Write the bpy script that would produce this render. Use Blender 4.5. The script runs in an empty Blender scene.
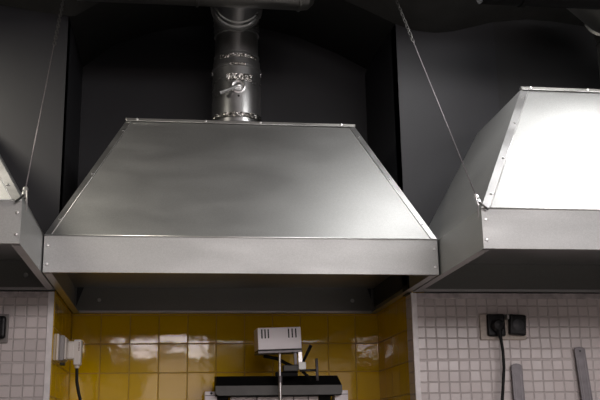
import bpy, math, random
from mathutils import Vector, Matrix
random.seed(4)
SC = bpy.context.scene
COL = SC.collection
Z0 = 1.5            # camera height above the floor
PI = math.pi

# ------------------------------------------------------------------ mesh helpers
class MB:
    def __init__(s): s.v = []; s.f = []; s.sm = []
    def add(s, vs, fs, smooth=False):
        n = len(s.v); s.v += [Vector(p) for p in vs]
        s.f += [tuple(i + n for i in f) for f in fs]; s.sm += [smooth] * len(fs)
        return s
    def box(s, x0, x1, y0, y1, z0, z1, M=None):
        vs = [Vector((x, y, z)) for x in (x0, x1) for y in (y0, y1) for z in (z0, z1)]
        if M: vs = [M @ p for p in vs]
        return s.add(vs, [(0,1,3,2),(4,6,7,5),(0,4,5,1),(2,3,7,6),(0,2,6,4),(1,5,7,3)])
    def prism(s, pts, off):          # polygon pts (3D) extruded by off
        off = Vector(off); n = len(pts); P = [Vector(p) for p in pts]
        vs = P + [p + off for p in P]
        fs = [tuple(range(n)), tuple(range(2*n-1, n-1, -1))]
        fs += [(i, i+n, (i+1) % n + n, (i+1) % n) for i in range(n)]
        return s.add(vs, fs)
    def plate(s, pts, t):            # sheet of thickness t, grown against its normal
        P = [Vector(p) for p in pts]
        n = (P[1]-P[0]).cross(P[2]-P[0]).normalized()
        return s.prism(P, -n*t)
    def tube(s, path, r, seg=12, cap=True, closed=False):
        P = [Vector(p) for p in path]; m = len(P)
        R = r if isinstance(r, (list, tuple)) else [r]*m
        up = None; vs = []
        for i, p in enumerate(P):
            if closed: t = (P[(i+1) % m]-P[i-1]).normalized()
            else: t = (P[min(i+1, m-1)]-P[max(i-1, 0)]).normalized()
            if up is None:
                up = Vector((0,0,1)) if abs(t.z) < .9 else Vector((0,1,0))
            a = (up - t*up.dot(t)).normalized(); b = t.cross(a); up = a
            for k in range(seg):
                an = 2*PI*k/seg
                vs.append(p + (a*math.cos(an)+b*math.sin(an))*R[i])
        fs = []
        for i in range(m if closed else m-1):
            j = (i+1) % m
            for k in range(seg):
                l = (k+1) % seg
                fs.append((i*seg+k, i*seg+l, j*seg+l, j*seg+k))
        s.add(vs, fs, True)
        if cap and not closed:
            s.add(vs[:seg], [tuple(range(seg))[::-1]]); s.add(vs[-seg:], [tuple(range(seg))])
        return s
    def lathe(s, prof, M=None, seg=32, cap=True):     # prof: (r, h) about local z
        M = M or Matrix.Identity(4)
        n = len(prof)
        vs = [M @ Vector((r*math.cos(2*PI*k/seg), r*math.sin(2*PI*k/seg), h)) for r, h in prof for k in range(seg)]
        fs = [(i*seg+k, i*seg+(k+1) % seg, (i+1)*seg+(k+1) % seg, (i+1)*seg+k) for i in range(n-1) for k in range(seg)]
        s.add(vs, fs, True)
        if cap:
            s.add(vs[:seg], [tuple(range(seg))[::-1]]); s.add(vs[-seg:], [tuple(range(seg))])
        return s
    def build(s, name, mat, parent=None, bevel=0, seg=2):
        me = bpy.data.meshes.new(name)
        me.from_pydata([tuple(v) for v in s.v], [], s.f)
        me.polygons.foreach_set('use_smooth', s.sm)
        me.materials.append(mat)
        import bmesh
        bm = bmesh.new(); bm.from_mesh(me)
        bmesh.ops.remove_doubles(bm, verts=bm.verts, dist=1e-6)
        bmesh.ops.recalc_face_normals(bm, faces=bm.faces)
        for e in bm.edges:
            if len(e.link_faces) == 2 and e.calc_face_angle(0) > .6: e.smooth = False
        bm.to_mesh(me); bm.free()
        o = bpy.data.objects.new(name, me); COL.objects.link(o)
        if parent:
            o.parent = parent; 
            o.matrix_parent_inverse = Matrix.Translation(-base_of(parent))
        if bevel:
            m = o.modifiers.new('bevel', 'BEVEL'); m.width = bevel; m.segments = seg; m.limit_method = 'ANGLE'
            m.angle_limit = math.radians(35)
        return o
BASE = {}
def base_of(o):
    if o.name in BASE: return BASE[o.name]
    return Vector((0,0,0)) if not o.parent else Vector((0,0,0))
def thing(name, label, cat, loc, group=None):
    o = bpy.data.objects.new(name, None); COL.objects.link(o); o.location = loc
    o.empty_display_size = .05
    BASE[o.name] = Vector(loc)
    o['label'] = label; o['category'] = cat
    if group: o['group'] = group
    return o
def tag(o, label, cat, group=None):
    o['label'] = label; o['category'] = cat
    if group: o['group'] = group
    return o
def struct(name, mb, mat, **k):
    o = mb.build(name, mat, **k); o['kind'] = 'structure'; return o
def align(p, d):      # matrix placing local z along d at p
    d = Vector(d).normalized()
    return Matrix.Translation(Vector(p)) @ d.to_track_quat('Z', 'Y').to_matrix().to_4x4()

# ------------------------------------------------------------------ materials
def new_mat(name):
    m = bpy.data.materials.new(name); m.use_nodes = True
    nt = m.node_tree; return m, nt, nt.nodes['Principled BSDF']
def plain(name, col, rough=.5, metal=0, noise=0, nscale=20, bump=0, spec=None):
    m, nt, b = new_mat(name)
    b.inputs['Base Color'].default_value = (*col, 1); b.inputs['Roughness'].default_value = rough
    b.inputs['Metallic'].default_value = metal
    if spec is not None: b.inputs['Specular IOR Level'].default_value = spec
    if noise or bump:
        tc = nt.nodes.new('ShaderNodeTexCoord'); n = nt.nodes.new('ShaderNodeTexNoise')
        n.inputs['Scale'].default_value = nscale; n.inputs['Detail'].default_value = 5
        nt.links.new(tc.outputs['Object'], n.inputs['Vector'])
        if noise:
            mr = nt.nodes.new('ShaderNodeMapRange'); mr.inputs['From Min'].default_value = .3; mr.inputs['From Max'].default_value = .7
            mr.inputs['To Min'].default_value = 1-noise; mr.inputs['To Max'].default_value = 1+noise
            nt.links.new(n.outputs['Fac'], mr.inputs['Value'])
            mx = nt.nodes.new('ShaderNodeVectorMath'); mx.operation = 'SCALE'
            mx.inputs[0].default_value = col
            nt.links.new(mr.outputs[0], mx.inputs['Scale']); nt.links.new(mx.outputs[0], b.inputs['Base Color'])
        if bump:
            bp = nt.nodes.new('ShaderNodeBump'); bp.inputs['Strength'].default_value = bump; bp.inputs['Distance'].default_value = .004
            nt.links.new(n.outputs['Fac'], bp.inputs['Height']); nt.links.new(bp.outputs[0], b.inputs['Normal'])
    return m
def galvanised(name, col=(.52,.53,.53), rough=.42, smudge=.25, metal=.9):
    """zinc sheet: fine spangle, soft smudges in the gloss"""
    m, nt, b = new_mat(name)
    b.inputs['Metallic'].default_value = metal
    tc = nt.nodes.new('ShaderNodeTexCoord')
    v = nt.nodes.new('ShaderNodeTexVoronoi'); v.inputs['Scale'].default_value = 170
    n = nt.nodes.new('ShaderNodeTexNoise'); n.inputs['Scale'].default_value = 3.2; n.inputs['Detail'].default_value = 6; n.inputs['Distortion'].default_value = .4
    n2 = nt.nodes.new('ShaderNodeTexNoise'); n2.inputs['Scale'].default_value = 260; n2.inputs['Detail'].default_value = 2
    for x in (v, n2): nt.links.new(tc.outputs['Object'], x.inputs['Vector'])
    mp = nt.nodes.new('ShaderNodeMapping'); mp.inputs['Rotation'].default_value = (0, math.radians(35), 0); mp.inputs['Scale'].default_value = (1, 1, 3.2)
    nt.links.new(tc.outputs['Object'], mp.inputs['Vector']); nt.links.new(mp.outputs[0], n.inputs['Vector'])
    mr = nt.nodes.new('ShaderNodeMapRange'); mr.inputs['From Min'].default_value = .3; mr.inputs['From Max'].default_value = .7
    mr.inputs['To Min'].default_value = rough*(1-smudge); mr.inputs['To Max'].default_value = rough*(1+smudge)
    nt.links.new(n.outputs['Fac'], mr.inputs['Value']); nt.links.new(mr.outputs[0], b.inputs['Roughness'])
    sep = nt.nodes.new('ShaderNodeSeparateColor'); nt.links.new(v.outputs['Color'], sep.inputs[0])
    m1 = nt.nodes.new('ShaderNodeMapRange'); m1.inputs['To Min'].default_value = .98; m1.inputs['To Max'].default_value = 1.02
    nt.links.new(sep.outputs[0], m1.inputs['Value'])
    m2 = nt.nodes.new('ShaderNodeMapRange'); m2.inputs['From Min'].default_value = .3; m2.inputs['From Max'].default_value = .7
    m2.inputs['To Min'].default_value = .93; m2.inputs['To Max'].default_value = 1.07
    nt.links.new(n2.outputs['Fac'], m2.inputs['Value'])
    mu = nt.nodes.new('ShaderNodeMath'); mu.operation = 'MULTIPLY'
    nt.links.new(m1.outputs[0], mu.inputs[0]); nt.links.new(m2.outputs[0], mu.inputs[1])
    sc = nt.nodes.new('ShaderNodeVectorMath'); sc.operation = 'SCALE'; sc.inputs[0].default_value = col
    nt.links.new(mu.outputs[0], sc.inputs['Scale']); nt.links.new(sc.outputs[0], b.inputs['Base Color'])
    bp = nt.nodes.new('ShaderNodeBump'); bp.inputs['Strength'].default_value = .03; bp.inputs['Distance'].default_value = .002
    nt.links.new(n.outputs['Fac'], bp.inputs['Height']); nt.links.new(bp.outputs[0], b.inputs['Normal'])
    return m
def tiles(name, u, col, grout, size, gap, off, rough, tilt, wobble=0, sheet=None, colvar=.06, coat=0):
    """square tiles in the plane (u, Z); grout lines sunk, every tile tilted a little"""
    m, nt, b = new_mat(name); N = nt.nodes; L = nt.links
    def math_(op, a, c=None):
        x = N.new('ShaderNodeMath'); x.operation = op
        for i, q in enumerate((a, c)):
            if q is None: continue
            if isinstance(q, (int, float)): x.inputs[i].default_value = q
            else: L.new(q, x.inputs[i])
        return x.outputs[0]
    geo = N.new('ShaderNodeNewGeometry'); sp = N.new('ShaderNodeSeparateXYZ')
    pos = geo.outputs['Position']
    if wobble:
        nz = N.new('ShaderNodeTexNoise'); nz.inputs['Scale'].default_value = 14; L.new(pos, nz.inputs['Vector'])
        vs = N.new('ShaderNodeVectorMath'); vs.operation = 'SUBTRACT'; vs.inputs[1].default_value = (.5,.5,.5); L.new(nz.outputs['Color'], vs.inputs[0])
        vm = N.new('ShaderNodeVectorMath'); vm.operation = 'SCALE'; vm.inputs['Scale'].default_value = wobble; L.new(vs.outputs[0], vm.inputs[0])
        va = N.new('ShaderNodeVectorMath'); va.operation = 'ADD'; L.new(pos, va.inputs[0]); L.new(vm.outputs[0], va.inputs[1])
        L.new(va.outputs[0], sp.inputs[0])
    else: L.new(pos, sp.inputs[0])
    heights = []; cells = []
    def axis(o, offset, size, gap):
        s = math_('DIVIDE', math_('SUBTRACT', o, offset), size)
        fr = math_('FRACT', s)
        d = math_('MULTIPLY', math_('MINIMUM', fr, math_('SUBTRACT', 1.0, fr)), size)   # distance to grout line
        mr = N.new('ShaderNodeMapRange'); mr.interpolation_type = 'SMOOTHSTEP'
        mr.inputs['From Min'].default_value = gap*.4; mr.inputs['From Max'].default_value = gap*.4 + gap*.75
        L.new(d, mr.inputs['Value'])
        return mr.outputs[0], math_('FLOOR', s)
    hu, cu = axis(sp.outputs[u], off[0], size, gap); hz, cz = axis(sp.outputs['Z'], off[1], size, gap)
    h = math_('MINIMUM', hu, hz)
    if sheet:
        sz, _ = axis(sp.outputs['Z'], sheet[2], sheet[0], gap*1.8)
        h = math_('MINIMUM', h, sz)
    cb = N.new('ShaderNodeCombineXYZ'); L.new(cu, cb.inputs[0]); L.new(cz, cb.inputs[1])
    wn = N.new('ShaderNodeTexWhiteNoise'); wn.noise_dimensions = '3D'; L.new(cb.outputs[0], wn.inputs['Vector'])
    mr = N.new('ShaderNodeMapRange'); mr.inputs['To Min'].default_value = 1-colvar; mr.inputs['To Max'].default_value = 1+colvar
    L.new(wn.outputs['Value'], mr.inputs['Value'])
    sc = N.new('ShaderNodeVectorMath'); sc.operation = 'SCALE'; sc.inputs[0].default_value = col; L.new(mr.outputs[0], sc.inputs['Scale'])
    mx = N.new('ShaderNodeMix'); mx.data_type = 'RGBA'; mx.inputs['A'].default_value = (*grout, 1)
    L.new(h, mx.inputs['Factor']); L.new(sc.outputs[0], mx.inputs['B']); L.new(mx.outputs['Result'], b.inputs['Base Color'])
    mr2 = N.new('ShaderNodeMapRange'); mr2.inputs['To Min'].default_value = .8; mr2.inputs['To Max'].default_value = rough
    L.new(h, mr2.inputs['Value']); L.new(mr2.outputs[0], b.inputs['Roughness'])
    nb = N.new('ShaderNodeTexNoise'); nb.inputs['Scale'].default_value = 9; L.new(pos, nb.inputs['Vector'])
    hh = math_('ADD', h, math_('MULTIPLY', nb.outputs['Fac'], .35))
    bp = N.new('ShaderNodeBump'); bp.inputs['Strength'].default_value = 1.0; bp.inputs['Distance'].default_value = .003
    L.new(hh, bp.inputs['Height'])
    s1 = N.new('ShaderNodeVectorMath'); s1.operation = 'SUBTRACT'; s1.inputs[1].default_value = (.5,.5,.5); L.new(wn.outputs['Color'], s1.inputs[0])
    s2 = N.new('ShaderNodeVectorMath'); s2.operation = 'SCALE'; s2.inputs['Scale'].default_value = tilt; L.new(s1.outputs[0], s2.inputs[0])
    s3 = N.new('ShaderNodeVectorMath'); s3.operation = 'ADD'; L.new(bp.outputs[0], s3.inputs[0]); L.new(s2.outputs[0], s3.inputs[1])
    s4 = N.new('ShaderNodeVectorMath'); s4.operation = 'NORMALIZE'; L.new(s3.outputs[0], s4.inputs[0])
    L.new(s4.outputs[0], b.inputs['Normal'])
    return m
def emit(name, col, s):
    m, nt, b = new_mat(name)
    b.inputs['Base Color'].default_value = (*col,1)
    b.inputs['Emission Color'].default_value = (*col, 1); b.inputs['Emission Strength'].default_value = s
    return m

ZINC = galvanised('zinc_sheet', (.45,.455,.45), .52, .09, .88)
ZINC_SHADED = galvanised('zinc_inside', (.20,.20,.19), .4, .3)  # hood zinc darkened in colour to carry the shade of insides and flange
STRIP = galvanised('zinc_strip', (.46,.46,.46), .40)
HEM = plain('bare_zinc_edge', (.80,.80,.79), .38, .85)  # glint on folds and hems put into a lighter zinc colour
DUCT_DIM = galvanised('weathered_duct', (.17,.165,.155), .38, .3)  # duct zinc with shade put into its colour, against overlighting by near lamps
DUCT = galvanised('duct_zinc', (.58,.58,.58), .30, .2)
FOIL = plain('foil_tape', (.62,.60,.57), .25, 1, bump=1, nscale=60)
SCREW = plain('screw_steel', (.75,.75,.75), .3, 1)
CHROME = plain('chrome', (.85,.85,.85), .30, 1)
BLACKPAINT = plain('black_wall_paint', (.019,.0196,.024), .55, 0, .08, 5, .12)
BLACKBRICK = plain('black_ceiling_paint', (.04,.039,.037), .75, 0, .2, 7, .5)
SOFFIT = plain('black_arch_paint', (.012,.012,.011), .8, 0, .2, 7, .4)
BLACKPIPE = plain('black_painted_pipe', (.004,.004,.004), .8, spec=.1)
YELX = tiles('yellow_tiles_back', 'X', (.68,.43,.0005), (.62,.38,.07), .15, .0032, (0, Z0+.502), .07, .012, colvar=.05)
YELY = tiles('yellow_tiles_side', 'Y', (.68,.43,.0005), (.50,.30,.05), .15, .0032, (0, Z0+.502), .07, .012, colvar=.05)
MOS = tiles('white_mosaic', 'X', (.68,.61,.60), (.60,.54,.53), .05, .0034, (1.629-1.6+.001, Z0+.597), .25, .05, .005, (.30, None, Z0+.347), .05)
TRIM = plain('painted_trim', (.85,.80,.80), .45, 0, .1, 30)
ALUTRIM = plain('alu_trim', (.55,.50,.50), .4, .6, .25, 25)
WHITE = plain('white_enamel', (.82,.76,.79), .35)
WHITEPL = plain('white_plastic', (.75,.70,.66), .4)
BEIGEPL = plain('beige_plastic', (.56,.49,.43), .5, 0, .15, 60)
BLACKPL = plain('black_plastic', (.006,.006,.007), .42, spec=.3)
RUBBER = plain('rubber_cable', (.005,.005,.005), .5, spec=.25)
BLACKEN = plain('black_enamel', (.004,.004,.004), .6, spec=.15)
GREYST = plain('grey_steel', (.075,.073,.07), .5, .4, .1, 20)
STEEL = plain('brushed_steel', (.58,.56,.56), .35, .9, .1, 40)
DULL = plain('dull_steel', (.18,.165,.175), .5, .6, .15, 30)
KNOBW = plain('white_knob', (.85,.85,.82), .3)
DARK = plain('slot_dark', (.01,.01,.01), .7)
PRINT = plain('brown_print', (.16,.05,.04), .6)
FLOOR = plain('floor_tiles', (.2,.19,.18), .4, 0, .1, 4)
WALLP = plain('room_wall_paint', (.05,.045,.042), .7)
CAB = plain('cabinet_steel', (.3,.3,.3), .4, .8)

# ------------------------------------------------------------------ the place
W = 1.624; D = .759
P_FRONT = [(-6.0,2.10),(-1.2,2.25),(-.9,2.22),(-.605,2.148),(-.45,2.08),(-.322,2.035),(-.163,2.009),(0.0,1.99),(.03,1.992),(.154,2.077),(.30,2.15),(.5,2.225),(.8,2.275),(1.1,2.225),(1.336,2.145),(1.467,2.087),(1.593,2.027),
           (1.624,2.016),(1.685,1.996),(1.75,1.987),(1.81,1.983),(1.87,1.99),(1.94,2.005),(2.03,2.032),(2.118,2.057),(2.291,2.082),(2.45,2.075),(2.641,2.053),(2.9,2.03),(6.0,2.1)]
# ceiling: vaulted, running towards the camera
mb = MB(); n = len(P_FRONT)
vs = [(x, y, z+Z0) for y in (-D, -10.0) for x, z in P_FRONT] + [(x, y, z+Z0+.1) for y in (-D, -10.0) for x, z in P_FRONT]
fs = [(i, i+1, i+1+n, i+n) for i in range(n-1)] + [(i+2*n, i+1+2*n, i+1+3*n, i+3*n) for i in range(n-1)]
fs += [(i, i+1, i+1+2*n, i+2*n) for i in range(n-1)] + [(i+n, i+1+n, i+1+3*n, i+3*n) for i in range(n-1)]
fs += [(0, n, 3*n, 2*n), (n-1, 2*n-1, 4*n-1, 3*n-1)]
mb.add(vs, fs, True)
struct('ceiling', mb, BLACKBRICK)
# alcove arch
fr = [(x, z) for x, z in P_FRONT if -.001 <= x <= W+.001]
def interp(P, x):
    for (a, b), (c, d) in zip(P, P[1:]):
        if a <= x <= c: return b+(d-b)*(x-a)/(c-a)
    return P[-1][1] if x > P[-1][0] else P[0][1]
BK = [(0,2.04),(.155,2.172),(.365,2.262),(.534,2.305),(.676,2.325),(.85,2.332),(1.05,2.313),(1.227,2.269),(1.461,2.172),(1.624,2.084)]
mb = MB(); xs = [W*i/40 for i in range(41)]
FZ = [interp(P_FRONT, x) for x in xs]; BZ = [interp(BK, x) for x in xs]
vs = [(x, -D, z+Z0) for x, z in zip(xs, FZ)] + [(x, 0, z+Z0) for x, z in zip(xs, BZ)]
vs += [(x, y, z+.1) for x, y, z in vs]
m_ = 41
fs = [(i, i+1, i+1+m_, i+m_) for i in range(40)] + [(i+2*m_, i+1+2*m_, i+1+3*m_, i+3*m_) for i in range(40)]
fs += [(i, i+1, i+1+2*m_, i+2*m_) for i in range(40)] + [(i+m_, i+1+m_, i+1+3*m_, i+3*m_) for i in range(40)]
fs += [(0, m_, 3*m_, 2*m_), (40, 40+m_, 40+3*m_, 40+2*m_)]
mb.add(vs, fs, True)
struct('ceiling_alcove', mb, SOFFIT)
ZT = Z0+.70         # tiles end behind the hoods
struct('wall_back', MB().box(-.02, W+.02, 0, .12, 0, ZT), YELX)
struct('wall_back_upper', MB().box(-.02, W+.02, .002, .12, ZT, Z0+2.4), BLACKPAINT)
struct('wall_alcove_left', MB().box(-.06, 0, -D, .0, 0, ZT), YELY)
struct('wall_alcove_right', MB().box(W, W+.06, -D-.004, .0, 0, ZT), YELY)
struct('wall_alcove_left_upper', MB().box(-.06, -.001, -D+.001, .0, ZT, Z0+2.05), BLACKPAINT)
struct('wall_alcove_right_upper', MB().box(W-.018, W+.06, -D+.001, .0, ZT, Z0+2.06), BLACKPAINT)
struct('wall_front_right', MB().prism([(W-.018,-D,Z0+.656),(2.118,-D,Z0+.656)]+[(x,-D,z+Z0+.03) for x, z in reversed(P_FRONT) if W <= x <= 2.118]+[(W-.018,-D,Z0+2.045)], (0,.1,0)), BLACKPAINT)
struct('wall_front_left', MB().prism([(-1.0,-D,Z0+.656),(-.001,-D,Z0+.656)]+[(x,-D,z+Z0+.03) for x, z in [(-.001,1.97)]+[p_ for p_ in reversed(P_FRONT) if p_[0] < -.01] if -.95 <= x <= -.001]+[(-1.0,-D,Z0+2.24)], (0,.1,0)), BLACKPAINT)
struct('wall_right_recess', MB().box(2.118, 6, -D+.006, -D+.1, Z0+.60, Z0+2.2), plain('black_wall_paint_matt', (.021,.0215,.023), .7, 0, .1, 5, .1))
struct('wall_left_recess', MB().box(-6, -1.0, -D+.006, -D+.1, Z0+.60, Z0+2.35), BLACKPAINT)
struct('wall_tiled_right', MB().box(W-.004, 6, -D-.01, -D+.1, 0, Z0+.655), MOS)
struct('wall_tiled_left', MB().box(-6, -.003, -D-.01, -D+.1, 0, Z0+.655), MOS)
struct('trim_1', MB().box(W-.006, 6, -D-.016, -D-.004, Z0+.630, Z0+.657), ALUTRIM, bevel=.002)
mb = MB(); mb.box(-.158, -.003, -D-.016, -D-.004, Z0+.630, Z0+.657); mb.box(-6, -.160, -D-.015, -D-.004, Z0+.630, Z0+.657)
struct('trim_2', mb, ALUTRIM, bevel=.002)
struct('trim_3', MB().box(W-.007, W+.019, -D-.017, -D-.004, 0, Z0+.657), TRIM, bevel=.002)
struct('trim_4', MB().box(-.029, -.003, -D-.017, -D-.004, 0, Z0+.657), TRIM, bevel=.002)
struct('floor', MB().box(-6, 6, -10, 0, -.1, 0), FLOOR)
struct('wall_left', MB().box(-6.1, -6, -10, 0, 0, Z0+2.3), WALLP)
struct('wall_right', MB().box(6, 6.1, -10, 0, 0, Z0+2.3), WALLP)
struct('wall_rear', MB().box(-6, 6, -10.1, -10, 0, Z0+2.4), WALLP)
# glowing framed panels added behind the camera to give the tiles reflections
def rear_glow_panel(i, x0, x1, z0, z1, s):
    fr_ = MB()
    for a, b_, c, d in ((x0-.06, x0, z0-.06, z1+.06), (x1, x1+.06, z0-.06, z1+.06), (x0, x1, z0-.06, z0), (x0, x1, z1, z1+.06), ((x0+x1)/2-.02, (x0+x1)/2+.02, z0, z1)):
        fr_.box(a, b_, -10, -9.95, c, d)
    o = struct('window_%d' % i, fr_, WHITE)
    g = MB().box(x0, x1, -9.99, -9.98, z0, z1).build('window_pane', emit('evening_light_%d' % i, (1,.78,.74), s), o)
    g['kind'] = 'structure'
rear_glow_panel(1, -1.15, -.05, Z0+.15, Z0+1.0, .35)
rear_glow_panel(2, .2, .95, Z0+.10, Z0+1.15, 2.2)
rear_glow_panel(3, 2.3, 3.6, Z0+.15, Z0+1.1, .4)

# ------------------------------------------------------------------ hoods
def lerp(a, b, t): return Vector(a)+(Vector(b)-Vector(a))*t
def make_hood(x0, x1, yb, yf, il, ir, lab, zb=Z0+.661, z1=Z0+.811, zt=Z0+1.456, lean=.447, w=.034, fs_=(.10,.38,.68,.92)):
    root = thing('extractor_hood', lab, 'extractor hood', ((x0+x1)/2, (yb+yf)/2, zb), 'extractor hoods above the counter')
    A = [(x0,yf),(x1,yf),(x1,yb),(x0,yb)]
    T = [(x0+il,yf+lean),(x1-ir,yf+lean),(x1-ir,yb),(x0+il,yb)]
    t = .0025
    b = [(x,y,zb) for x,y in A]; m = [(x,y,z1) for x,y in A]; u = [(x,y,zt) for x,y in T]
    MB().plate([m[0],m[1],u[1],u[0]], t).build('front_panel', ZINC, root)
    MB().plate([m[1],m[2],u[2],u[1]], t).build('side_panel', ZINC, root)
    MB().plate([m[3],m[0],u[0],u[3]], t).build('side_panel', ZINC, root)
    MB().plate([u[0],u[1],u[2],u[3]], t).build('top_panel', ZINC, root)
    MB().plate([b[2],b[3],u[3],u[2]], -t).build('back_panel', ZINC_SHADED, root)
    MB().box(x0, x1, yf, yf+t, zb, z1).build('front_apron', ZINC, root)
    MB().box(x0, x0+t, yf+t, yb, zb, z1).build('side_apron', ZINC, root)
    MB().box(x1-t, x1, yf+t, yb, zb, z1).build('side_apron', ZINC, root)
    # fold line between apron and sloping front
    MB().tube([(x0,yf-.0005,z1),(x1,yf-.0005,z1)], .0034, 8).build('fold_bead', HEM, root)
    # turned-in lip round the bottom, and an inner rear gutter
    l = .032
    mb = MB().box(x0+t, x1-t, yf+t, yf+.018, zb, zb+.003)
    mb.box(x0+t, x0+l, yf+l, yb-t, zb, zb+.003).box(x1-l, x1-t, yf+l, yb-t, zb, zb+.003).box(x0+t, x1-t, yb-.028, yb-t, zb, zb+.003)
    mb.box(x0+l, x1-l, yb-.030, yb-.028, zb, zb+.012)
    mb.build('bottom_lip', STRIP, root)
    # inner baffle sheet
    MB().box(x0+t, x1-t, yf+.12, yb-t, zb+.138, zb+.141).build('baffle', STRIP, root)
    # inner corner joints
    for x, sx in ((x0+t, 1), (x1-t, -1)):
        MB().box(min(x, x+sx*.022), max(x, x+sx*.010), yb-.006, yb-t, zb+.003, zb+.138).build('inner_corner_strip', ZINC_SHADED, root)
    for x in (x0+.13, x1-.13):
        MB().lathe([(.0001,0),(.009,.001),(.011,.004),(.011,.006)], align((x, yb-.009, zb+.07), (0,1,0)), 14).build('blanking_plug', STRIP, root)
    # folded strips on the slope's edges
    P = [Vector(m[0]), Vector(m[1]), Vector(u[1]), Vector(u[0])]
    nrm = (P[1]-P[0]).cross(P[3]-P[0]).normalized()
    if nrm.y > 0: nrm = -nrm
    o_ = nrm*.0022
    def strip(a, b_, inward, name):
        MB().prism([a+nrm*.0003, b_+nrm*.0003, b_+inward+nrm*.0003, a+inward+nrm*.0003], o_).build(name, STRIP, root)
    for a, c, s in ((P[0], P[3], 1), (P[1], P[2], -1)):
        e = Vector((s*w,0,0))+nrm*.002
        MB().tube([a+e, c+e], .0016, 6).build('strip_hem', HEM, root)
    strip(P[0], P[3], Vector((w,0,0)), 'corner_strip')
    strip(P[1], P[2], Vector((-w,0,0)), 'corner_strip')
    # top edge angle: small upstand overhanging the slope
    MB().box(x0+il-.003, x1-ir+.003, yf+lean-.010, yf+lean+.012, zt-.004, zt+.011).build('top_flange', ZINC_SHADED, root, bevel=.0015)
    MB().tube([(x0+il, yf+lean-.011, zt-.003), (x1-ir, yf+lean-.011, zt-.003)], .0014, 6).build('flange_hem', HEM, root)
    sc = MB().lathe([(.0001,.004),(.0045,.0035),(.0062,.001),(.0065,0)], None, 12).build('screw', SCREW, root)
    def screw(p, d, first=[True]):
        o = sc if first[0] else sc.copy()
        if not first[0]: COL.objects.link(o)
        first[0] = False
        o.parent = root; o.matrix_parent_inverse = Matrix.Identity(4)
        M = align(p, d); M.translation = M.translation - BASE[root.name]
        o.matrix_basis = M
    fl = [True]
    for f in fs_:
        for a, c, s in ((P[0], P[3], 1), (P[1], P[2], -1)):
            screw(lerp(a, c, f)+Vector((s*w*.62,0,0))+nrm*.0025, nrm, fl)
    for s, x in ((1, x0), (-1, x1)):
        for z in (zb+.032, zb+.108): screw((x+s*.014, yf-.0002, z), (0,-1,0), fl)
    for f in (.045, .34, .58, .94):
        screw((x0+il+(x1-ir-x0-il)*f, yf+lean-.0105, zt+.005), (0,-1,0), fl)
    return root
make_hood(.005, 1.6175, -.004, -1.245, .285, .248, 'middle galvanised steel extractor hood with a round duct rising from its top', w=.026, fs_=(.12,.5,.9))
make_hood(1.6265, 3.25, -D-.002, -1.801, .37, .37, 'brightly lit galvanised steel extractor hood at the right edge of the picture')
make_hood(-1.62, -.0015, -D-.002, -1.801, .37, .37, 'galvanised steel extractor hood cut off by the left edge of the picture')

# ------------------------------------------------------------------ exhaust ducts
def pix_dir():
    pass
px, py = .830, -.40; zt = Z0+1.457
duct = thing('exhaust_duct', 'round galvanised exhaust duct with damper lever rising from the middle hood', 'duct', (px, py, zt))
T_ = Matrix.Translation((px, py, 0))
def ring(z, r, h, bulge=.006): return [(r, z),(r+bulge, z+h*.25),(r+bulge, z+h*.75),(r, z+h)]
prof = [(.126, zt)] + ring(zt+.095, .126, .016, .006) + [(.126, Z0+1.80),(.124, Z0+1.865)] + ring(Z0+1.866, .124, .02, .005) + [(.1215, Z0+1.925)]
MB().lathe(prof, T_, 48).build('lower_pipe', DUCT, duct)
prof = [(.1155, Z0+1.915)] + ring(Z0+1.945, .1145, .012, .005) + [(.113, Z0+1.99),(.112, Z0+2.09)]
MB().lathe(prof, T_, 48).build('upper_pipe', DUCT, duct)
# locked seam
MB().box(px+.004, px+.009, py-.1165, py-.108, Z0+1.955, Z0+2.085).build('seam', DUCT, duct)
# base collar, sealing foil
MB().lathe([(.128, zt+.001),(.150, zt+.001),(.150, zt+.004),(.132, zt+.006),(.130, zt+.05),(.128,zt+.05)], T_, 48, cap=False).build('base_collar', STRIP, duct)
def foil(z0, z1, a0, a1, r):
    mb = MB(); na, nz = 40, 5; vs = []
    for j in range(nz):
        for i in range(na):
            a = a0+(a1-a0)*i/(na-1); z = z0+(z1-z0)*j/(nz-1)+random.uniform(-.003,.003)
            rr = r+random.uniform(0,.0045)
            vs.append((px+rr*math.sin(a), py-rr*math.cos(a), z))
    mb.add(vs, [(j*na+i, j*na+i+1, (j+1)*na+i+1, (j+1)*na+i) for j in range(nz-1) for i in range(na-1)], False)
    o = mb.build('sealing_foil', FOIL, duct)
    s = o.modifiers.new('t', 'SOLIDIFY'); s.thickness = .002
foil(Z0+1.785, Z0+1.822, -.5, .62, .127)
foil(Z0+1.588, Z0+1.612, -1.2, 1.2, .132)
foil(Z0+1.915, Z0+1.935, -.85, .9, .119)
foil(Z0+1.868, Z0+1.880, -.35, .3, .130)
# damper: dial, hub, lever
dz = Z0+1.752; fy = py-.126
MB().lathe([(.031,0),(.037,.002),(.037,.007),(.031,.009),(.024,.006),(.024,.004)], align((px+.0, fy+.004, dz), (0,-1,0)), 32).build('damper_dial', CHROME, duct)
MB().lathe([(.013,0),(.015,.004),(.015,.014),(.008,.018),(.0001,.019)], align((px+.0, fy-.002, dz), (0,-1,0)), 6).build('damper_nut', CHROME, duct)
MB().tube([(px-.008, fy-.016, dz-.006), (px-.045, fy-.022, dz-.026), (px-.085, fy-.028, dz-.046), (px-.094, fy-.028, dz-.050)], [.008,.008,.0095,.0105], 10).build('damper_lever', CHROME, duct)
MB().lathe([(.0055,0),(.0055,.004)], align((px+.002, fy+.002, dz-.052), (0,-1,0)), 12).build('damper_stop', DARK, duct)
# side latch screws
for s in (-1, 1):
    MB().box(px+s*.126-.002, px+s*.126+.002, py-.006, py+.006, Z0+1.85, Z0+1.875).build('side_catch', DUCT, duct)
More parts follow.
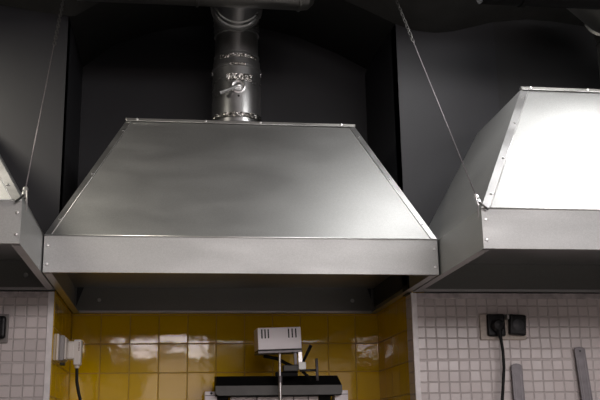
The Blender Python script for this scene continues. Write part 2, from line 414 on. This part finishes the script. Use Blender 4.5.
# elbow towards the room, made of folded rings
path = []; rad = []
ez = Z0+2.075; R = .115
for i in range(25):
    a = PI/2*i/24
    path.append((px-.008*i/24, py - R*(1-math.cos(a)), ez + R*math.sin(a)))
    rad.append(.116+(.004 if i % 4 == 0 else 0)+.006*i/24)
MB().tube(path, rad, 40).build('elbow', DUCT, duct)
hz = ez+R
ye = py-R
pr = [(.124,0),(.136,.002),(.136,.010),(.126,.012),(.120,.03),(.127,.036),(.120,.042),(.119,.08),(.125,.086),(.119,.092),(.118,.2),(.118,.36)]
MB().lathe(pr, align((px-.008, ye, hz), (0,-1,0)), 48).build('branch_pipe', DUCT, duct)

# main horizontal duct in front
my = -1.02; mr_ = .125; mz = Z0+1.965+mr_-.006
main = thing('ventilation_duct', 'dark horizontal round duct crossing the top of the picture above the middle hood', 'duct', (.6, my, mz-mr_))
MB().tube([(.06, my, mz), (1.085, my, mz)], mr_, 40).build('duct_pipe', DUCT_DIM, main)
MB().lathe([(mr_-.002,0),(mr_+.006,.002),(mr_+.006,.012),(mr_,.014),(mr_-.004,.05),(mr_-.03,.075),(.0001,.08)], align((1.075, my, mz), (1,0,0)), 40).build('end_cap', DUCT_DIM, main)
MB().lathe([(mr_+.001,0),(mr_+.006,.002),(mr_+.006,.012),(mr_+.001,.014)], align((.60, my, mz), (1,0,0)), 40).build('joint_ring', DUCT_DIM, main)

# right hood's duct
rx, ry = 2.60, -1.15
rd = thing('exhaust_duct', 'round galvanised duct bending towards the room at the top right corner', 'duct', (rx, ry, zt))
rr = .118; rz = Z0+1.912
MB().lathe([(rr+.01, zt),(rr+.01,zt+.02),(rr, zt+.022),(rr, rz-.12)], Matrix.Translation((rx,ry,0)), 40).build('upright_pipe', DUCT_DIM, rd)
pth = []; ra = []
dv = Vector((-.72,-.69,0)).normalized()
for i in range(13):
    a = PI/2*i/12
    pth.append(Vector((rx,ry,rz-.12)) + dv*.12*(1-math.cos(a)) + Vector((0,0,.12*math.sin(a)))); ra.append(rr+(.005 if i % 4 == 0 else 0))
MB().tube(pth, ra, 40).build('elbow', DUCT_DIM, rd)
e0 = pth[-1]
MB().lathe([(rr,0),(rr+.012,.003),(rr+.012,.014),(rr,.017),(rr,.36)], align(e0, dv), 40).build('branch_pipe', DUCT_DIM, rd)
MB().lathe([(.008,0),(.012,.004),(.008,.02),(.0001,.022)], align(e0+Vector((-.07,-.09,-.07)), (-.4,-.6,-.5)), 10).build('clamp_bolt', SCREW, rd)
bp_ = thing('service_pipe', 'black painted pipe along the ceiling at the upper right', 'pipe', (2.1, -1.62, Z0+1.74))
MB().tube([(1.75,-1.62,Z0+1.79),(3.2,-1.62,Z0+1.79)], .065, 28).build('pipe_run', BLACKPIPE, bp_)
MB().tube([(1.93,-1.62,Z0+1.86),(1.93,-1.62,Z0+2.03)], .006, 8).build('hanger_rod', BLACKPIPE, bp_)
MB().lathe([(.067,0),(.071,.002),(.071,.022),(.067,.024)], align((1.918,-1.62,Z0+1.79), (1,0,0)), 28).build('hanger_clamp', BLACKPIPE, bp_)

# ------------------------------------------------------------------ suspension cables
def cable(P0, P1, lab, side):
    P0 = Vector(P0); P1 = Vector(P1); d = (P1-P0).normalized(); Lg = (P1-P0).length
    t = thing('suspension_cable', lab, 'cable', P0, 'steel suspension cables')
    c1 = Lg-.42
    MB().tube([P0+d*.03, P0+d*c1], .0021, 8).build('wire', DULL, t)
    for k in (.022, .046):
        MB().lathe([(.004,-.010),(.0095,-.007),(.0095,.007),(.004,.010)], align(P0+d*k, d), 10).build('cable_clamp', CHROME, t)
    # loose wire tail and hook to the hood corner
    MB().tube([P0+d*.06+Vector((-.004*side,-.004,0)), P0+Vector((-.012*side,-.012,.0)), P0+Vector((-.014*side,-.012,-.045))], .0028, 8).build('wire_tail', STEEL, t)
    MB().tube([P0+d*.045, P0+d*.02+Vector((0,-.006,0)), P0+Vector((.012*side,-.012,-.004)), P0+Vector((.026*side,-.010,-.014))], .0042, 8).build('hook', plain('hook_steel', (.12,.12,.12), .3, 1), t)
    # chain up to the ceiling
    nlk = int((Lg-c1)/.024)
    lk = None
    for i in range(nlk):
        p = P0+d*(c1+.012+i*.024)
        M = align(p, d) @ Matrix.Rotation(PI/2*(i % 2), 4, 'Z')
        if lk is None:
            pts = []
            for k in range(16):
                a = 2*PI*k/16; pts.append((.006*math.cos(a), 0, .010*math.sin(a)+(.006 if math.sin(a) > 0 else -.006)*min(1,abs(math.sin(a))*3)))
            lk = MB().tube(pts, .0018, 6, closed=True).build('chain_link', GREYST, t); o = lk
        else:
            o = lk.copy(); COL.objects.link(o)
        o.parent = t; o.matrix_parent_inverse = Matrix.Identity(4)
        M.translation = M.translation-BASE[t.name]; o.matrix_basis = M
    MB().lathe([(.0001,-.012),(.012,-.010),(.014,0),(.010,.004)], align(P1, (0,0,1)), 12).build('ceiling_eye', GREYST, t)
cable((1.622,-1.806,Z0+.816), (1.512,-1.08,Z0+2.05), 'steel suspension cable running up from the right hood corner', 1)
cable((.004,-1.806,Z0+.816), (.002,-.99,Z0+1.978), 'steel suspension cable running up from the left hood corner', -1)

# ------------------------------------------------------------------ worktop (mostly below the frame)
t = thing('base_cabinet', 'steel base cabinet standing in the tiled alcove', 'cabinet', (.8,-.4,0))
MB().box(.03, 1.59, -.70, -.01, .1, .87).build('carcass', CAB, t)
MB().box(.05, 1.57, -.64, -.02, 0, .1).build('plinth', DULL, t)
for i in range(3): MB().box(.05+.52*i, .54+.52*i, -.715, -.701, .14, .85).build('door', CAB, t, bevel=.003)
tag(MB().box(.01, 1.61, -.745, -.005, .872, .91).build('worktop', STEEL, bevel=.003), 'steel worktop in the yellow tiled alcove', 'worktop')
tag(MB().box(1.66, 3.6, -1.45, -.785, .872, .91).build('worktop', STEEL, bevel=.003), 'steel worktop below the right hood', 'worktop')
t = thing('base_cabinet', 'steel base cabinet below the right hood', 'cabinet', (2.6,-1.1,0))
MB().box(1.68, 3.58, -1.40, -.79, .1, .87).build('carcass', CAB, t)
MB().box(1.70, 3.56, -1.34, -.80, 0, .1).build('plinth', DULL, t)
for i in range(3): MB().box(1.70+.63*i, 2.31+.63*i, -1.415, -1.401, .14, .85).build('door', CAB, t, bevel=.003)

# ------------------------------------------------------------------ doner grill
gy = -.34
g = thing('kebab_grill', 'upright kebab grill with slotted white motor box on a steel pole', 'grill', (1.04, gy, .91))
# black canopy with grey front strip
X0, X1 = .731, 1.358
prof = [(gy+.16, Z0+.215),(gy+.16, Z0+.317),(gy+.04, Z0+.312),(gy-.0, Z0+.262),(gy+.004, Z0+.25),(gy+.02, Z0+.215)]
mb = MB(); a = [(X0+(.002 if i != 2 else .006), y, z) for i, (y, z) in enumerate(prof)]; b_ = [(X1-(.0 if i not in (1,2) else .016), y, z) for i, (y, z) in enumerate(prof)]
k = len(prof); mb.add(a+b_, [tuple(range(k)), tuple(range(2*k-1, k-1, -1))]+[(i, i+k, (i+1) % k+k, (i+1) % k) for i in range(k)])
mb.build('canopy', BLACKEN, g, bevel=.002)
pts = [(X0+.018, Z0+.200)]
pts = []
for cx, s, a0 in ((X1-.018, 1, -90), (X0+.018, -1, 180)):
    for j in range(6):
        an = math.radians(a0+90*j/5); pts.append((cx+.018*math.cos(an), gy-.004, Z0+.235+.018*math.sin(an)))
    if s == 1: pts += [(X1, gy-.004, Z0+.263), (X0, gy-.004, Z0+.263)]
MB().prism(pts, (0,.004,0)).build('front_strip', GREYST, g)
# burner back panel and side posts
MB().box(.81, 1.255, gy+.11, gy+.14, .96, Z0+.214).build('burner_panel', STEEL, g, bevel=.002)
for x in (.94, 1.125, 1.20): MB().box(x, x+.006, gy+.104, gy+.11, .96, Z0+.213).build('burner_rib', DULL, g)
for x0, x1 in ((.682, .742), (1.33, 1.398)):
    p = MB().box(x0, x1, gy+.06, gy+.16, .93, Z0+.240).build('side_column', WHITE, g, bevel=.002)
    MB().box(x0+.002, x1-.002, gy+.0585, gy+.0602, Z0+.219, Z0+.222).build('panel_joint', GREYST, g)
    mb = MB()
    for j in range(3):
        M = align((x0+.032, gy+.058, Z0+.231), (0,-1,0)) @ Matrix.Rotation(PI/3*j, 4, 'Z')
        mb.box(-.0065, .0065, -.0018, .0018, 0, .0015, M)
    mb.build('star_screw', DARK, g)
for x0, x1 in ((.745, .80), (1.262, 1.32)): MB().box(x0, x1, gy+.12, gy+.15, .93, Z0+.214).build('inner_side_panel', DARK, g)
MB().box(.70, 1.38, gy-.14, gy+.16, .911, .945).build('drip_tray', STEEL, g, bevel=.004)
# pole (spit) and coupling
pxx = 1.040; pyy = gy-.075
MB().tube([(pxx, pyy, .945), (pxx, pyy, Z0+.30)], .0085, 14).build('pole', STEEL, g)
MB().tube([(pxx-.001, pyy, Z0+.298), (pxx-.001, pyy, Z0+.425)], .0068, 14).build('spit_shaft', STEEL, g)
MB().tube([(pxx, pyy, Z0+.272), (pxx, pyy, Z0+.305)], .0105, 14).build('coupling', DULL, g)
# motor box, tilted slightly
Mb = Matrix.Translation((1.032, pyy+.02, Z0+.484)) @ Matrix.Rotation(math.radians(2.2), 4, 'Y').inverted() @ Matrix.Rotation(math.radians(5), 4, 'Z')
mbx = MB().box(-.108, .108, -.05, .05, -.054, .052, Mb).build('motor_box', WHITE, g, bevel=.003)
for x in (-.087, -.071, -.055, .046, .064, .082):
    MB().box(x-.0032, x+.0032, -.0512, -.0495, .000, .044, Mb).build('vent_slot', DARK, mbx)
MB().box(-.1075, .1075, -.0505, .0505, -.060, -.0545, Mb).build('shadow_gap', DARK, g)
MB().box(-.110, .109, -.053, .05, -.072, -.060, Mb).build('base_plate', DULL, g, bevel=.0015)
# bracket and arms to the right
MB().box(  .088, .108, -.052, -.04, -.15, -.06, Mb).build('bracket', STEEL, g, bevel=.001)
MB().box(.070, .084, -.04, -.03, -.135, -.06, Mb).build('bracket_stay', DULL, g)
AX, AZ = -.022, -.021
MB().box(1.148+AX, 1.184+AX, pyy-.045, pyy-.02, Z0+.352+AZ, Z0+.388+AZ).build('clamp_block', KNOBW, g, bevel=.003)
MB().tube([(.965, pyy+.05, Z0+.404), (1.03, pyy+.05, Z0+.392), (1.13+AX, pyy+.0, Z0+.366+AZ)], .0085, 10).build('support_arm', BLACKEN, g)
MB().box(1.075+AX, 1.15+AX, pyy-.03, pyy+.02, Z0+.345+AZ, Z0+.376+AZ).build('clamp_body', plain('clamp_iron', (.05,.048,.045), .5, .6), g, bevel=.004)
MB().box(1.02, 1.15+AX, pyy+.0, pyy+.04, Z0+.322+AZ, Z0+.345+AZ).build('swivel_arm', BLACKEN, g, bevel=.004)
MB().tube([(1.172+AX, pyy-.02, Z0+.388+AZ), (1.212+AX, pyy-.03, Z0+.470+AZ)], [.0065,.0085], 10).build('lock_lever', BLACKEN, g)
MB().tube([(1.155+AX, pyy-.025, Z0+.348+AZ), (1.238+AX, pyy-.025, Z0+.350+AZ)], .0055, 10).build('crossbar', plain('bar_iron', (.07,.065,.06), .45, .7), g)
MB().tube([(1.240+AX, pyy-.03, Z0+.300+AZ), (1.238+AX, pyy-.03, Z0+.405+AZ)], .0068, 10).build('handle_bar', DULL, g)
MB().tube([(1.170+AX, pyy-.01, Z0+.345+AZ), (1.218+AX, pyy+.0, Z0+.305+AZ)], .0075, 10).build('lower_lever', BLACKEN, g)

# ------------------------------------------------------------------ sockets
def round_socket(mb, M, r=.02): mb.lathe([(r,0),(r+.002,.002),(r+.003,.002),(r+.003,0)], M, 24)
# left alcove wall: grey-white socket box with adapter plug
s = thing('wall_socket', 'pale wall socket with raised cover on the left yellow side wall', 'socket', (0,-.53,Z0+0.3640))
MB().box(0, .010, -.640, -.450, Z0+0.3670, Z0+0.4860).build('backplate', WHITEPL, s, bevel=.003)
MB().box(.010, .030, -.60, -.46, Z0+0.3690, Z0+0.4840).build('socket_body', plain('grey_plastic', (.33,.31,.31), .4), s, bevel=.004)
MB().box(.030, .038, -.585, -.47, Z0+0.3760, Z0+0.4760).build('cover_frame', WHITEPL, s, bevel=.003)
MB().box(.012, .034, -.585, -.55, Z0+0.3490, Z0+0.3610, Matrix.Identity(4)).build('cover_clip', BLACKPL, s, bevel=.002)
p = thing('plug', 'bulky white plug with black cable in the left alcove socket', 'plug', (.04,-.5,Z0+0.3740))
MB().box(.037, .074, -.532, -.470, Z0+0.3800, Z0+0.4640).build('plug_neck', WHITEPL, p, bevel=.010, seg=3)
MB().box(.066, .101, -.530, -.470, Z0+0.3540, Z0+0.4710).build('plug_body', WHITEPL, p, bevel=.006, seg=3)
mb = MB()
for i in range(6): mb.box(.088, .093, -.5308, -.5298, Z0+0.4190+i*.0068, Z0+0.4235+i*.0068)
mb.build('printed_mark', PRINT, p)
MB().lathe([(.009,0),(.012,.004),(.012,.02)], align((.082,-.50,Z0+0.3403), (0,0,1)), 16).build('cable_gland', WHITEPL, p)
c = MB().tube([(.082,-.50,Z0+0.3408),(.084,-.50,Z0+.28),(.094,-.495,Z0+.23),(.110,-.49,Z0+.17),(.125,-.485,Z0+.06),(.135,-.47,Z0-.2),(.14,-.45,.93)], .0075, 10).build('power_cable', RUBBER, p)
# right pier: double socket
yw = -D-.010
s = thing('double_socket', 'beige double wall socket with black inserts on the right white mosaic', 'socket', (2.05, yw, Z0+.44))
MB().box(1.938, 2.160, yw-.014, yw, Z0+.437, Z0+.556).build('backplate', BEIGEPL, s, bevel=.004)
MB().box(1.968, 2.055, yw-.032, yw-.014, Z0+.452, Z0+.556).build('socket_insert', BLACKPL, s, bevel=.010, seg=3)
Mc = Matrix.Translation((2.112, yw-.028, Z0+.504)) @ Matrix.Rotation(math.radians(4), 4, 'Y')
cv = MB().box(-.040, .040, -.016, .014, -.048, .048, Mc).build('hinged_cover', BLACKPL, s, bevel=.008, seg=3)
MB().lathe([(.026,0),(.028,.002),(.024,.004),(.0001,.0045)], Mc @ align((0,-.016,-.002), (0,-1,0)), 24).build('cover_boss', plain('worn_black_plastic', (.04,.04,.045), .45), cv)
MB().box(2.058, 2.070, yw-.05, yw-.012, Z0+.530, Z0+.552).build('hinge_catch', plain('grey_catch', (.4,.38,.38), .4), s, bevel=.003)
p = thing('plug', 'round black plug with cable hanging from the right double socket', 'plug', (2.012, yw-.04, Z0+.46))
MB().lathe([(.027,0),(.029,.004),(.029,.020),(.022,.032),(.0001,.036)], align((2.012, yw-.034, Z0+.500), (0,-1,0)), 28).build('plug_body', BLACKPL, p)
MB().tube([(2.012, yw-.050, Z0+.492),(2.016, yw-.052, Z0+.465),(2.021, yw-.052, Z0+.430)], [.018,.012,.007], 14).build('strain_relief', BLACKPL, p)
MB().tube([(2.021, yw-.052, Z0+.435),(2.026, yw-.052, Z0+.38),(2.026, yw-.05, Z0+.31),(2.018, yw-.05, Z0+.24),(2.008, yw-.05, Z0+.165),(1.99, yw-.05, Z0+.0),(1.98, yw-.06, .92)], .0072, 12).build('power_cable', RUBBER, p)
# left pier: black socket at the frame's edge
s = thing('wall_socket', 'black wall socket on the left white mosaic at the picture edge', 'socket', (-.24, yw, Z0+.44))
MB().box(-.285, -.190, yw-.012, yw, Z0+.430, Z0+.556).build('backplate', plain('grey_backplate', (.22,.20,.19), .5), s, bevel=.004)
MB().box(-.280, -.198, yw-.040, yw-.012, Z0+.447, Z0+.545).build('socket_insert', BLACKPL, s, bevel=.012, seg=3)

# ------------------------------------------------------------------ flat steel bars leaning on the mosaic
def bar(x, dx, ztop, w, lab, hole):
    t = thing('steel_bar', lab, 'bar', (x+dx, -D-.10, .91), 'flat steel bars leaning on the mosaic')
    pts = []
    zb_ = .911; H = ztop-zb_
    for j in range(7):
        an = PI*j/6; pts.append((math.cos(an)*w/2*.98, 0, H-w*.22+math.sin(an)*w*.22))
    pts += [(-w/2, 0, H*.5), (-w/2*1.05, 0, 0), (w/2*1.05, 0, 0), (w/2, 0, H*.5)]
    sh = Matrix(((1,0,-dx/H,x+dx),(0,1,.045/H,-D-.075),(0,0,1,zb_),(0,0,0,1)))
    P = [sh @ Vector(p) for p in pts]
    MB().prism(P, (0,.006,0)).build('blade', DULL, t, bevel=.002)
    if hole: MB().lathe([(.0045,0),(.0045,.0012)], align(sh @ Vector((0,-.0004,H-.020)), (0,-1,0)), 14).build('hanging_hole', DARK, t)
    for s_ in (-.25, .28):
        MB().prism([sh @ Vector((w*s_-.0012,-.0002,.02)), sh @ Vector((w*s_+.0012,-.0002,.02)), sh @ Vector((w*s_+.0012,-.0002,H-.05)), sh @ Vector((w*s_-.0012,-.0002,H-.05))], (0,-.0012,0)).build('groove', plain('groove_steel', (.26,.24,.25), .5, .6), t)
bar(2.098, .0, Z0+.327, .054, 'shorter flat steel bar leaning on the mosaic below the double socket', False)
bar(2.412, .045, Z0+.403, .054, 'taller flat steel bar with a hole leaning on the right mosaic', True)

# ------------------------------------------------------------------ light
def area(name, loc, tgt, size, power, col, sy=None, spread=180):
    l = bpy.data.lights.new(name, 'AREA'); l.energy = power; l.color = col; l.size = size
    if sy: l.shape = 'RECTANGLE'; l.size_y = sy
    l.spread = math.radians(spread)
    o = bpy.data.objects.new(name, l); COL.objects.link(o); o.location = loc
    o.rotation_euler = (Vector(tgt)-Vector(loc)).to_track_quat('-Z', 'Y').to_euler()
    return o
LIGHTS = [
 ('lamp_right', (2.45,-1.92,Z0+1.93), (2.41,-1.80,0), .30, 13, (1,.98,.97)),
 ('lamp_middle', (1.72,-1.62,Z0+1.96), (1.70,-1.60,0), .5, 9.5, (1,.98,.97)),  # added fill that brightens the middle hood's slope
 ('lamp_left', (-.85,-1.95,Z0+1.90), (-.80,-1.8,0), .26, 32, (1,.93,.80)),
 ('lamp_room', (3.1,-6.8,Z0+1.95), (3.1,-6.0,0), 4.2, 500, (1,.94,.935), 4.0),
 ('lamp_tube', (1.1,-7.0,Z0+1.47), (1.1,0,Z0+1.2), 2.2, 9, (1,.86,.82), .14),  # added unseen strip, gives bright streaks reflected in the tiles
 ('lamp_tube_low', (.3,-8.5,Z0+1.34), (.3,0,Z0+1.2), 1.2, 8, (1,.86,.82), .12),  # second added strip, for a lower reflected streak
]
for a in LIGHTS: area(*a)
w = bpy.data.worlds.new('room_ambient'); SC.world = w; w.use_nodes = True
w.node_tree.nodes['Background'].inputs[0].default_value = (.05,.05,.05,1)
w.node_tree.nodes['Background'].inputs[1].default_value = .3

# ------------------------------------------------------------------ camera (from a fit of the room's lines)
f, pt, yw_, ro = 939.2243, .2504, .1390, .0175
cam = bpy.data.cameras.new('camera'); co = bpy.data.objects.new('camera', cam); COL.objects.link(co)
cam.sensor_fit = 'HORIZONTAL'; cam.sensor_width = 36; cam.lens = f/600*36; cam.clip_start = .05
cy, sy, cp, sp_, cr, sr = math.cos(yw_), math.sin(yw_), math.cos(pt), math.sin(pt), math.cos(ro), math.sin(ro)
ex = Vector((cy,-sy,0)); eu = Vector((-sp_*sy,-sp_*cy,cp)); fw = Vector((cp*sy,cp*cy,sp_))
cx_ = ex*cr-eu*sr; cu_ = ex*sr+eu*cr
M = Matrix((cx_, cu_, -fw)).transposed().to_4x4(); M.translation = (.5094,-5.0127,Z0)
co.matrix_world = M
SC.camera = co
SC.view_settings.view_transform = 'Standard'; SC.view_settings.look = 'None'
SC.view_settings.gamma = 1; SC.view_settings.use_curve_mapping = False
SC.view_settings.exposure = 0.1
